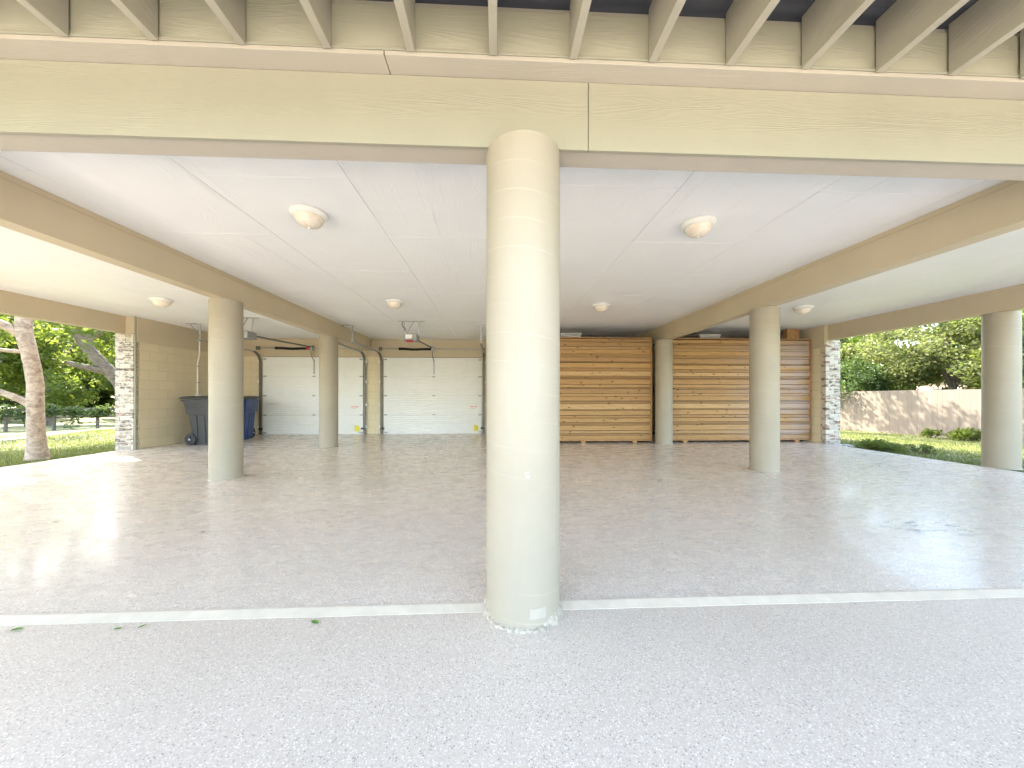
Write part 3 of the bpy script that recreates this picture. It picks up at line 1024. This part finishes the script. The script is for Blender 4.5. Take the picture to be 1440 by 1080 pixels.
# ------------------------------------------------------------------ vegetation
def leaf_mesh(name, clumps, n_leaf, size, mat, parent=None, droop=0., clip=None, aspect=.5):
    """clumps: (centre, radius (3), weight); leaves are folded diamond blades spread through each clump"""
    C = np.array([c for c, r, w_ in clumps], float); Rr = np.array([r if hasattr(r, '__len__') else (r, r, r) for c, r, w_ in clumps], float)
    Wt = np.array([w_ for c, r, w_ in clumps], float); Wt /= Wt.sum()
    idx = rng.choice(len(C), n_leaf, p=Wt)
    d = rng.normal(size=(n_leaf, 3)); d /= np.linalg.norm(d, axis=1)[:, None]
    rad = rng.random(n_leaf) ** (1 / 2.2)
    P = C[idx] + d * rad[:, None] * Rr[idx]
    if clip is not None:
        P = P[clip(P)]
    n_ = len(P)
    a = rng.normal(size=(n_, 3)); a[:, 2] = a[:, 2] * .6 - droop; a /= np.linalg.norm(a, axis=1)[:, None]
    b = np.cross(a, rng.normal(size=(n_, 3))); b /= np.linalg.norm(b, axis=1)[:, None]
    s = size * rng.uniform(.6, 1.3, n_)[:, None]
    V = np.empty((n_ * 4, 3))
    V[0::4] = P - a * s * .5
    V[1::4] = P + b * s * .5 * aspect + a * s * .05
    V[2::4] = P + a * s * .5
    V[3::4] = P - b * s * .5 * aspect + a * s * .05
    me = bpy.data.meshes.new(name)
    me.vertices.add(n_ * 4); me.vertices.foreach_set('co', V.ravel())
    me.loops.add(n_ * 4); me.loops.foreach_set('vertex_index', np.arange(n_ * 4))
    me.polygons.add(n_); me.polygons.foreach_set('loop_start', np.arange(0, n_ * 4, 4))
    me.update(); me.validate()
    me.materials.append(mat)
    o = bpy.data.objects.new(name, me); col.objects.link(o)
    if parent: o.parent = parent
    return o


def crown_clumps(cx, cy, cz, rx, ry, rz, n_, r0, r1, zmin=None, hollow=.35):
    out = []
    while len(out) < n_:
        d = rng.normal(size=3); d /= np.linalg.norm(d)
        q = (hollow + (1 - hollow) * rng.random()) 
        p = (cx + d[0] * q * rx, cy + d[1] * q * ry, cz + d[2] * q * rz)
        if zmin is not None and p[2] < zmin: continue
        r = rng.uniform(r0, r1)
        out.append((p, (r, r, r * .7), r ** 3 + .02))
    return out


def tree(name, label, base, limbs, clumps, n_leaf, size, leaf, bark, group=None, cat='tree', droop=.2, clip=None, jit=.04):
    e = empty(name, base, 0, label, cat, group)
    mb = MB()
    for pts, rad in limbs:
        # resample for a natural curve
        P = [Vector(p) for p in pts]
        ps, rs = [], []
        for i in range(len(P) - 1):
            for k in range(5):
                q = k / 5
                p0, p1, p2, p3 = P[max(i - 1, 0)], P[i], P[i + 1], P[min(i + 2, len(P) - 1)]
                v_ = .5 * ((2 * p1) + (p2 - p0) * q + (2 * p0 - 5 * p1 + 4 * p2 - p3) * q * q + (3 * p1 - p0 - 3 * p2 + p3) * q ** 3)
                ps.append(v_); rs.append(rad[i] * (1 - q) + rad[i + 1] * q)
        ps.append(P[-1]); rs.append(rad[-1])
        mb.tube(ps, rs, 14 if rad[0] > .08 else 8, jit=jit)
    mb.build('trunk', bark, e, smooth=True)
    leaf_mesh('crown', clumps, n_leaf, size, leaf, e, droop, clip)
    return e


def gl(x, y, z=0):
    return (x, y, gz(x, y) + z)


def cut_sun_gap(P, ox, oy):
    # leaves removed along sun rays, shaped to cast sun patches on the floor
    hx = P[:, 0] + ox + SUN.x / -SUN.z * P[:, 2]; hy = P[:, 1] + oy - SUN.y / SUN.z * P[:, 2]
    k = np.ones(len(P), bool)
    for cx, cy, rx, ry in ((-6.5, 6.25, 1.1, .36), (-6.7, 5.25, .75, .30), (-6.1, 4.7, .40, .22), (-6.5, 4.1, .7, .22), (-6.4, 3.3, .5, .3)):
        k &= ((hx - cx) / rx) ** 2 + ((hy - cy) / ry) ** 2 > rng.uniform(.55, 1.1, len(P))
    return k | (rng.random(len(P)) < .07)


# big tree at the left floor edge
bx, by = -8.28, 6.66
limbs = [
    ([(.03, 0, -.15), (.02, 0, .02), (0, 0, .30), (-.02, .0, .9), (-.05, .02, 1.4), (-.10, .0, 1.85), (-.22, .0, 2.45), (-.25, .1, 3.4), (-.3, .2, 4.6), (-.5, .3, 6.0)],
     [.21, .155, .118, .105, .103, .100, .105, .09, .07, .03]),
    ([(-.18, 0, 2.20), (-.40, -.12, 2.42), (-.75, -.35, 2.62), (-1.5, -.8, 3.3), (-2.4, -1.4, 4.9)], [.07, .075, .07, .05, .02]),
    ([(-.03, .0, .92), (-.16, -.06, 1.08), (-.42, -.16, 1.24), (-.9, -.3, 1.45), (-1.6, -.6, 1.9), (-2.3, -1., 2.5)], [.06, .058, .052, .045, .035, .02]),
    ([(-.12, 0, 1.95), (-.45, -.15, 1.98), (-.9, -.35, 2.08), (-1.8, -.9, 2.5)], [.035, .032, .025, .012]),
    ([(-.24, .05, 2.9), (-.7, .7, 3.5), (-1.4, 1.5, 4.2), (-2.4, 2.2, 4.8)], [.07, .05, .04, .02]),
]
cl = crown_clumps(-1.9, .2, 5.3, 2.6, 3.2, 2.3, 52, .45, .85, 2.75)
cl += crown_clumps(-3.6, 1.6, 5.6, 2.2, 4.2, 2.8, 30, .5, .9, 2.9)
cl += [((-.65, 1.0, 2.55), (.40, .45, .45), .12), ((-.45, .95, 2.05), (.22, .28, .32), .05), ((-.35, .7, 2.75), (.3, .3, .3), .05), ((-1.3, 1.7, 2.7), (.5, .5, .35), .12),
       ((-1.6, 2.4, 2.9), (.55, .55, .4), .15), ((-1.6, -.2, 2.75), (.45, .45, .35), .12), ((-1.2, -.9, 2.55), (.35, .35, .3), .08)]
tree('shade_tree', 'large tree with pale flaking trunk at the left floor edge', gl(bx, by), limbs, cl, 15000, .16, M['leaf_a'], M['bark'],
     clip=lambda P: (P[:, 0] < .35) & cut_sun_gap(P, bx, by))
# second tree: dark limb leaning out from behind the brick wall end
e = tree('leaning_tree', 'tree with dark leaning limb behind the left brick wall end', gl(-10.3, 10.2),
         [([(0, 0, -.1), (-.05, 0, .8), (-.15, -.0, 1.5), (-.55, -.1, 2.1), (-1.0, -.15, 2.7), (-1.3, -.2, 3.4), (-1.7, -.2, 4.6)], [.22, .17, .15, .135, .125, .10, .05]),
          ([(-.35, -.05, 1.85), (-.75, -.35, 2.0), (-1.0, -.5, 2.1)], [.10, .08, .055]),
          ([(-1.0, -.15, 2.7), (-.5, .6, 3.8), (.3, 1.2, 4.8)], [.12, .09, .03])],
         crown_clumps(-1.2, .3, 5.2, 3.0, 3.0, 2.2, 40, .5, .95, 3.0) + [((-1.9, -.2, 3.0), (.5, .5, .4), .15), ((-.2, .3, 3.0), (.5, .5, .4), .15)],
         12500, .18, M['leaf_d'], M['bark_dark'], clip=lambda P: cut_sun_gap(P, -10.3, 10.2))
# slim tree further left
tree('slim_tree', 'thin dark trunked tree at the far left edge', gl(-17.3, 11.9),
     [([(0, 0, -.1), (.0, 0, 1.2), (.05, .1, 2.2), (.3, .3, 3.4), (.2, .4, 5)], [.15, .12, .10, .07, .03]),
      ([(.03, .05, 1.8), (-.5, .3, 2.8), (-1.0, .5, 4.0)], [.07, .05, .02])],
     crown_clumps(0, 0, 4.6, 2.4, 2.4, 2.0, 34, .4, .8, 2.4), 6500, .16, M['leaf_d'], M['bark_dark'])

# background trees (two master crowns, copied)
def master(name, label, leaf, h, rx, n_cl, n_leaf, size, low):
    return tree(name, label, (0, 0, 0),
                [([(0, 0, -.2), (.1, 0, h * .25), (.0, .1, h * .5), (.1, 0, h * .8)], [h * .035, h * .028, h * .02, h * .006]),
                 ([(.08, 0, h * .28), (rx * .4, .2, h * .5), (rx * .6, .3, h * .65)], [h * .018, h * .012, h * .004]),
                 ([(.05, 0, h * .33), (-rx * .4, -.2, h * .52), (-rx * .55, -.2, h * .66)], [h * .018, h * .012, h * .004])],
                crown_clumps(0, 0, h * .56, rx, rx, h * .42, n_cl, rx * .16, rx * .30, low), n_leaf, size, leaf, M['bark_dark'],
                'trees beyond the vine fence')


m1 = master('background_tree', 'x', M['leaf_d'], 8.0, 3.6, 75, 14000, .28, .8)
m2 = master('background_tree', 'x', M['leaf_a'], 8.5, 3.2, 75, 14000, .28, .5)
m3 = master('background_tree', 'x', M['leaf_b'], 6.5, 3.0, 60, 12000, .26, .3)
spots = [
    (m3, -17.0, 21.0, .62, 'grey green bushy tree just behind the vine fence, beside the brick wall end'),
    (m1, -27.5, 22.5, .85, 'bright yellow green tree past the vine fence, left of the pale trunk'),
    (m2, -24.5, 28.0, .95, 'tall mid green tree past the vine fence, right of the pale trunk'),
    (m1, -33, 34, 1.2, 'sunlit broad tree in the far row seen beside the pale trunk'),
    (m2, -43, 31, 1.2, 'mid green tree in the far row at the left edge'),
    (m1, -21.5, 36, 1.1, 'sunlit tree in the far row behind the grey green bushy tree'),
    (m3, -36, 26.5, .9, 'olive tree in the far row past the thin trunk'),
    (m2, -30, 45, 1.5, 'tallest mid green tree closing the far left row'),
    (m1, -48, 45, 1.5, 'broad yellow green tree furthest out on the left'),
]
first = set()
for mm, x, y, s, lb in spots:
    o = mm if mm.name not in first else copy_tree(mm)
    first.add(mm.name)
    o.location = gl(x, y); o.scale = (s * 1.1, s * 1.1, s * (1.32 if mm is not m3 else 1.0) * random.uniform(.92, 1.05)); o.rotation_euler.z = random.uniform(0, 6.28)
    o['label'] = lb

# far wood closing the view on both sides
cl = []
for a in list(np.arange(-100, -22, 1.1)) + list(np.arange(30, 112, 1.1)):
    dd = rng.uniform(56, 70)
    x, y = dd * math.sin(R(a)), dd * math.cos(R(a))
    hh = (7.5 if a < 0 else 8) + 2.4 * math.sin(a * .31) + 1.2 * math.sin(a * .83 + 1)
    for k in range(5):
        cl.append(((x + rng.uniform(-2, 2), y + rng.uniform(-2, 2), -.6 + hh * (k + .5) / 5), (2.0, 2.0, 1.3), .1))
tag(leaf_mesh('far_wood', cl, 52000, .85, M['leaf_a'], None, .1, aspect=.7), 'distant mass of green trees closing the view', 'wood', kind='stuff')

# vine covered rail fence
A, B = Vector((-26.4, 13.4)), Vector((-17.9, 20.1))
e = empty('vine_fence', (A.x, A.y, gz(A.x, A.y)), 0, 'low rail fence smothered in dark green vines across the left lawn', 'fence')
L = (B - A).length
mb = MB()
for k in range(9):
    p = A.lerp(B, k / 8)
    z = gz(p.x, p.y)
    child(MB().tube([(p.x, p.y, z - .1), (p.x + .02, p.y, z + 1.0)], .06, 8), 'post', M['bark_dark'], e)
for zz in (.55, .95):
    child(MB().bar((A.x, A.y, gz(A.x, A.y) + zz), (B.x, B.y, gz(B.x, B.y) + zz), .05, .08), 'rail', M['bark_dark'], e)
cl = []
for k in range(75):
    q = k / 74
    p = A.lerp(B, q)
    z = gz(p.x, p.y)
    cl.append(((p.x + rng.uniform(-.2, .2), p.y + rng.uniform(-.2, .2), z + .85 + rng.uniform(-.12, .16)), (.38, .38, .30), .1))
    if 18 < k < 26 or rng.random() < .2:
        cl.append(((p.x, p.y, z + .35), (.35, .35, .35), .08))
o = leaf_mesh('vine', cl, 9000, .13, M['leaf_c'], e, .2)
o.matrix_parent_inverse = e.matrix_basis.inverted()

# ---- right side: plank fence
FP = [(15.2, 24.0), (16.36, 15.9), (17.2, 11.7), (18.1, 7.0), (19.0, 1.0), (19.8, -6.0)]
e = empty('plank_fence', (FP[1][0], FP[1][1], gz(*FP[1])), 0, 'tall beige plank fence dappled with tree shade across the right lawn', 'fence')
mb = MB(); pm = MB()
for (xa, ya), (xb, yb) in zip(FP, FP[1:]):
    a, b = Vector((xa, ya)), Vector((xb, yb))
    L = (b - a).length; d = (b - a) / L; nrm = Vector((-d.y, d.x))
    if nrm.x > 0: nrm = -nrm
    q = 0
    while q < L:
        ww = .142
        p0 = a + d * q; p1 = a + d * min(q + ww - .003, L)
        z = gz(p0.x, p0.y)
        th = .018; j = random.uniform(0, .004)
        vs = []
        for zz in (z - .02, z + 1.815 + random.uniform(-.006, .006)):
            for p, s in ((p0, 0), (p1, 0), (p1, 1), (p0, 1)):
                vs.append((p.x + nrm.x * (j - s * th), p.y + nrm.y * (j - s * th), zz))
        mb.add(vs, [(3, 2, 1, 0), (4, 5, 6, 7), (0, 1, 5, 4), (1, 2, 6, 5), (2, 3, 7, 6), (3, 0, 4, 7)])
        q += ww
    q = 0
    while q < L:
        p = a + d * q
        z = gz(p.x, p.y)
        child(MB().box(p.x + .03, p.x + .12, p.y - .045, p.y + .045, z - .1, z + 1.75), 'post', M['cedar_post'], e)
        q += 2.4
    for zz in (.4, 1.5):
        child(MB().bar((a.x + .05, a.y, gz(a.x, a.y) + zz), (b.x + .05, b.y, gz(b.x, b.y) + zz), .04, .09), 'rail', M['cedar_post'], e)
child(mb, 'planking', M['fence'], e)

# trees and bushes beyond the plank fence
def rtree(label, x, y, rx, h, leaf, n_leaf, size, low, name='hedge_tree', ncl=60):
    return tree(name, label, gl(x, y),
                [([(0, 0, -.2), (.1, 0, h * .3), (0, .1, h * .6), (.1, 0, h * .85)], [.16, .13, .09, .03]),
                 ([(.06, 0, h * .25), (rx * .5, .3, h * .5)], [.09, .03]), ([(.06, 0, h * .3), (-rx * .5, -.3, h * .55)], [.09, .03])],
                crown_clumps(0, 0, h * .55, rx, rx, h * .45, ncl, .40, .80, low), n_leaf, size, leaf, M['bark_dark'], 'trees beyond the plank fence')


rtree('dark green bushy tree drooping over the plank fence beside the brick pier', 17.7, 16.4, 1.75, 3.7, M['leaf_c'], 15000, .14, 1.2)
rtree('pale olive tree rising over the middle of the plank fence', 19.6, 14.2, 2.6, 6.6, M['leaf_b'], 28000, .16, .4, ncl=95)
rtree('yellow green tree above the plank fence next to the pale column', 20.3, 10.8, 2.3, 5.6, M['leaf_d'], 22000, .16, .4, ncl=80)
rtree('bright tree above the plank fence right of the pale column', 20.4, 7.2, 2.4, 6.5, M['leaf_d'], 12000, .17, 1.0)
rtree('tall olive tree further back behind the drooping dark bush', 20.5, 20.0, 3.4, 9.0, M['leaf_b'], 30000, .21, 1.0, ncl=80)
rtree('mid green tree furthest back behind the plank fence', 25.5, 15.0, 3.6, 9.0, M['leaf_a'], 20000, .24, .3, ncl=80)
rtree('mid green tree behind the yellow green one past the plank fence', 26.0, 8.5, 3.6, 8.5, M['leaf_a'], 18000, .24, .3, ncl=80)
# tree behind the house whose crown shades the fence
tree('yard_tree', 'tall tree behind the house shading the plank fence', gl(10.6, 17.0),
     [([(0, 0, -.1), (0, 0, 2.5), (.2, 0, 4.5), (.0, .1, 7.5)], [.28, .22, .16, .05]), ([(.1, 0, 3.5), (1.2, -.8, 5), (2, -1.4, 6.5)], [.12, .08, .03])],
     crown_clumps(.2, -1.2, 6.6, 3.3, 4.0, 2.6, 60, .5, .85, 3.9), 10500, .18, M['leaf_a'], M['bark_dark'])

# neighbour's house
nx, ny = 33.0, 21.0
e = empty('neighbour_house', gl(nx, ny), R(-35), 'beige neighbouring house glimpsed through trees behind the plank fence', 'house')
MB().box(-3, 5, -3.5, 3.5, -.2, 3.0).build('wall', M['stucco'], e)
MB().add([(-3.5, -4, 3.0), (5.5, -4, 3.0), (5.5, 4, 3.0), (-3.5, 4, 3.0), (1, -4, 4.8), (1, 4, 4.8)],
         [(3, 2, 1, 0), (0, 4, 5, 3), (1, 2, 5, 4), (0, 1, 4), (2, 3, 5)]).build('roof', M['roofing'], e)
for yy in (-2, 2):
    wf = MB().box(-3.05, -3.001, yy - .6, yy + .6, 1.0, 2.3).build('window', M['fixture'], e)
    MB().box(-3.07, -3.051, yy - .52, yy + .52, 1.08, 2.22).build('pane', M['winglass'], wf)


def shrub(name, label, x, y, clumps, n_leaf, size, leaf, cat='shrub'):
    e = empty(name, gl(x, y), 0, label, cat)
    mb = MB()
    for c, r, w_ in clumps:
        mb.tube([(c[0] * .3, c[1] * .3, -.05), (c[0] * .8, c[1] * .8, c[2] * .6), c], [.012, .008, .003], 6)
    mb.build('stem', M['bark_dark'], e)
    leaf_mesh('foliage', clumps, n_leaf, size, leaf, e, .0)


cl = []
for k in range(26):
    q = rng.random()
    cl.append(((q * .75 - .3, rng.uniform(-.3, .25), .06 + .16 * (1 - q) * rng.random()), (.13, .13, .10), .1))
shrub('low_shrub', 'low leafy shrub hugging the floor edge by the brick pier', 8.12, 7.05, cl, 2600, .055, M['leaf_d'])
cl = [((rng.uniform(-.22, .22), rng.uniform(-.15, .15), rng.uniform(.03, .18)), (.06, .06, .05), .1) for _ in range(14)]
shrub('weed', 'sparse little weed growing at the right floor edge', 8.75, 6.75, cl, 320, .05, M['leaf_a'], 'plant')
cl = [((rng.uniform(-.3, .3), rng.uniform(-.35, .35), rng.uniform(.12, .38)), (.2, .2, .16), .1) for _ in range(14)]
shrub('fence_shrub', 'rounded green shrub at the foot of the plank fence beside the pale column', 16.55, 11.6, cl, 1500, .10, M['leaf_d'])
cl = [((rng.uniform(-.2, .2), rng.uniform(-.2, .2), rng.uniform(.12, .3)), (.12, .12, .12), .1) for _ in range(7)]
shrub('fence_shrub', 'smaller separate shrub by the plank fence, left of the rounded one', 16.35, 12.35, cl, 500, .09, M['leaf_d'])

# rubble at the foot of the right pier
for k, (x, y, s) in enumerate(((7.66, 7.50, .075), (7.80, 7.47, .06), (7.93, 7.50, .05), (7.72, 7.40, .04), (7.88, 7.40, .045))):
    bm = bmesh.new(); bmesh.ops.create_icosphere(bm, subdivisions=2, radius=s)
    for v in bm.verts:
        v.co = Vector((v.co.x * 1.3, v.co.y, v.co.z * .6)) * random.uniform(.82, 1.12)
    me = bpy.data.meshes.new('rubble_stone'); bm.to_mesh(me); bm.free(); me.materials.append(M['stone'])
    o = bpy.data.objects.new('rubble_stone', me); col.objects.link(o); o.location = (x, y, -.0 if x < 7.5 else -.06 + s * .5)
    tag(o, 'pale rubble stone lying at the foot of the right brick pier', 'stone', 'rubble stones at the brick pier')

# grass blades along both edges (too many to count)
def grass_patch(name, n_, fx, hmin, hmax):
    P = fx(n_)
    n_ = len(P)
    hgt = rng.uniform(hmin, hmax, n_); wd = rng.uniform(.004, .009, n_)
    a = rng.uniform(0, 6.28, n_); ln = rng.normal(0, .035, (n_, 2))
    V = np.zeros((n_ * 3, 3)); z = np.array([gz(x, y) for x, y in P])
    V[0::3, 0] = P[:, 0] - np.cos(a) * wd; V[0::3, 1] = P[:, 1] - np.sin(a) * wd; V[0::3, 2] = z - .01
    V[1::3, 0] = P[:, 0] + np.cos(a) * wd; V[1::3, 1] = P[:, 1] + np.sin(a) * wd; V[1::3, 2] = z - .01
    V[2::3, 0] = P[:, 0] + ln[:, 0]; V[2::3, 1] = P[:, 1] + ln[:, 1]; V[2::3, 2] = z + hgt
    me = bpy.data.meshes.new(name)
    me.vertices.add(n_ * 3); me.vertices.foreach_set('co', V.ravel())
    me.loops.add(n_ * 3); me.loops.foreach_set('vertex_index', np.arange(n_ * 3))
    me.polygons.add(n_); me.polygons.foreach_set('loop_start', np.arange(0, n_ * 3, 3))
    me.update(); me.validate(); me.materials.append(M['blade'])
    o = bpy.data.objects.new(name, me); col.objects.link(o)
    return tag(o, 'short green lawn grass blades beside the slab', 'grass', kind='stuff')


def left_pts(n_):
    x = -7.6 - 9 * rng.random(n_) ** 1.7; y = rng.uniform(3.5, 15, n_)
    d = np.abs(np.interp(y, [4, 7.6, 11.4, 16], [-10.8, -12.8, -14.8, -17.4]) - x)
    k = d > .62 + rng.normal(0, .12, n_)
    return np.stack([x, y], 1)[k]


def right_pts(n_):
    x = 7.56 + 9 * rng.random(n_) ** 1.5; y = rng.uniform(3, 16, n_)
    return np.stack([x, y], 1)


grass_patch('grass', 60000, left_pts, .03, .09)
grass_patch('grass', 50000, right_pts, .03, .08)


# ------------------------------------------------------------------ fallen leaves
def leaf_on(name, x, y, z, L, rz, mat, label, group=None, curl=.3):
    mb = MB()
    prof = [(-.5, .0), (-.32, .13), (-.1, .20), (.12, .19), (.32, .11), (.5, .0)]
    for q, wv in prof:
        zz = .004 + curl * L * (q * q * .6)
        for s in (-1, 0, 1):
            mb.v.append((q * L, s * wv * L, zz + abs(s) * wv * L * .35))
    for i in range(5):
        for k in range(2):
            mb.f.append((i * 3 + k, i * 3 + k + 1, (i + 1) * 3 + k + 1, (i + 1) * 3 + k))
    mb.tube([(-.5 * L, 0, .006 + curl * L * .15), (-.8 * L, .03 * L, .006)], L * .012, 5)
    o = mb.build(name, mat, None)
    o.location = (x, y, z); o.rotation_euler = (0, 0, rz)
    return tag(o, label, 'leaf', group)


leaf_on('fallen_leaf', -.885, 1.745, AP_Z, .055, -.5, M['leaf_fresh'], 'green fallen leaf by the step edge, nearest the foreground column')
leaf_on('fallen_leaf', -1.70, 1.752, AP_Z, .036, .9, M['leaf_fresh'], 'green fallen leaf on the apron, middle one along the step edge')
leaf_on('fallen_leaf', -1.80, 1.74, AP_Z, .036, .2, M['leaf_fresh'], 'yellowish green leaf just left of the middle fallen one', curl=.1)
leaf_on('fallen_leaf', -2.27, 1.755, AP_Z, .052, .3, M['leaf_fresh'], 'long green fallen leaf by the step edge at the far left', curl=.1)
for x, y in ((-3.83, 3.2), (-3.05, 4.05), (-4.95, 4.8), (-2.35, 2.9), (-5.4, 5.7), (-2.9, 7.2), (-1.2, 6.7), (-.8, 7.3), (2.1, 4.4), (4.7, 4.6), (6.0, 5.2)):
    leaf_on('dry_leaf', x, y, 0, random.uniform(.03, .055), random.uniform(0, 6), M['leaf_dry'], 'tiny dry leaf bit lying on the shiny garage floor', 'dry leaf bits on the floor')
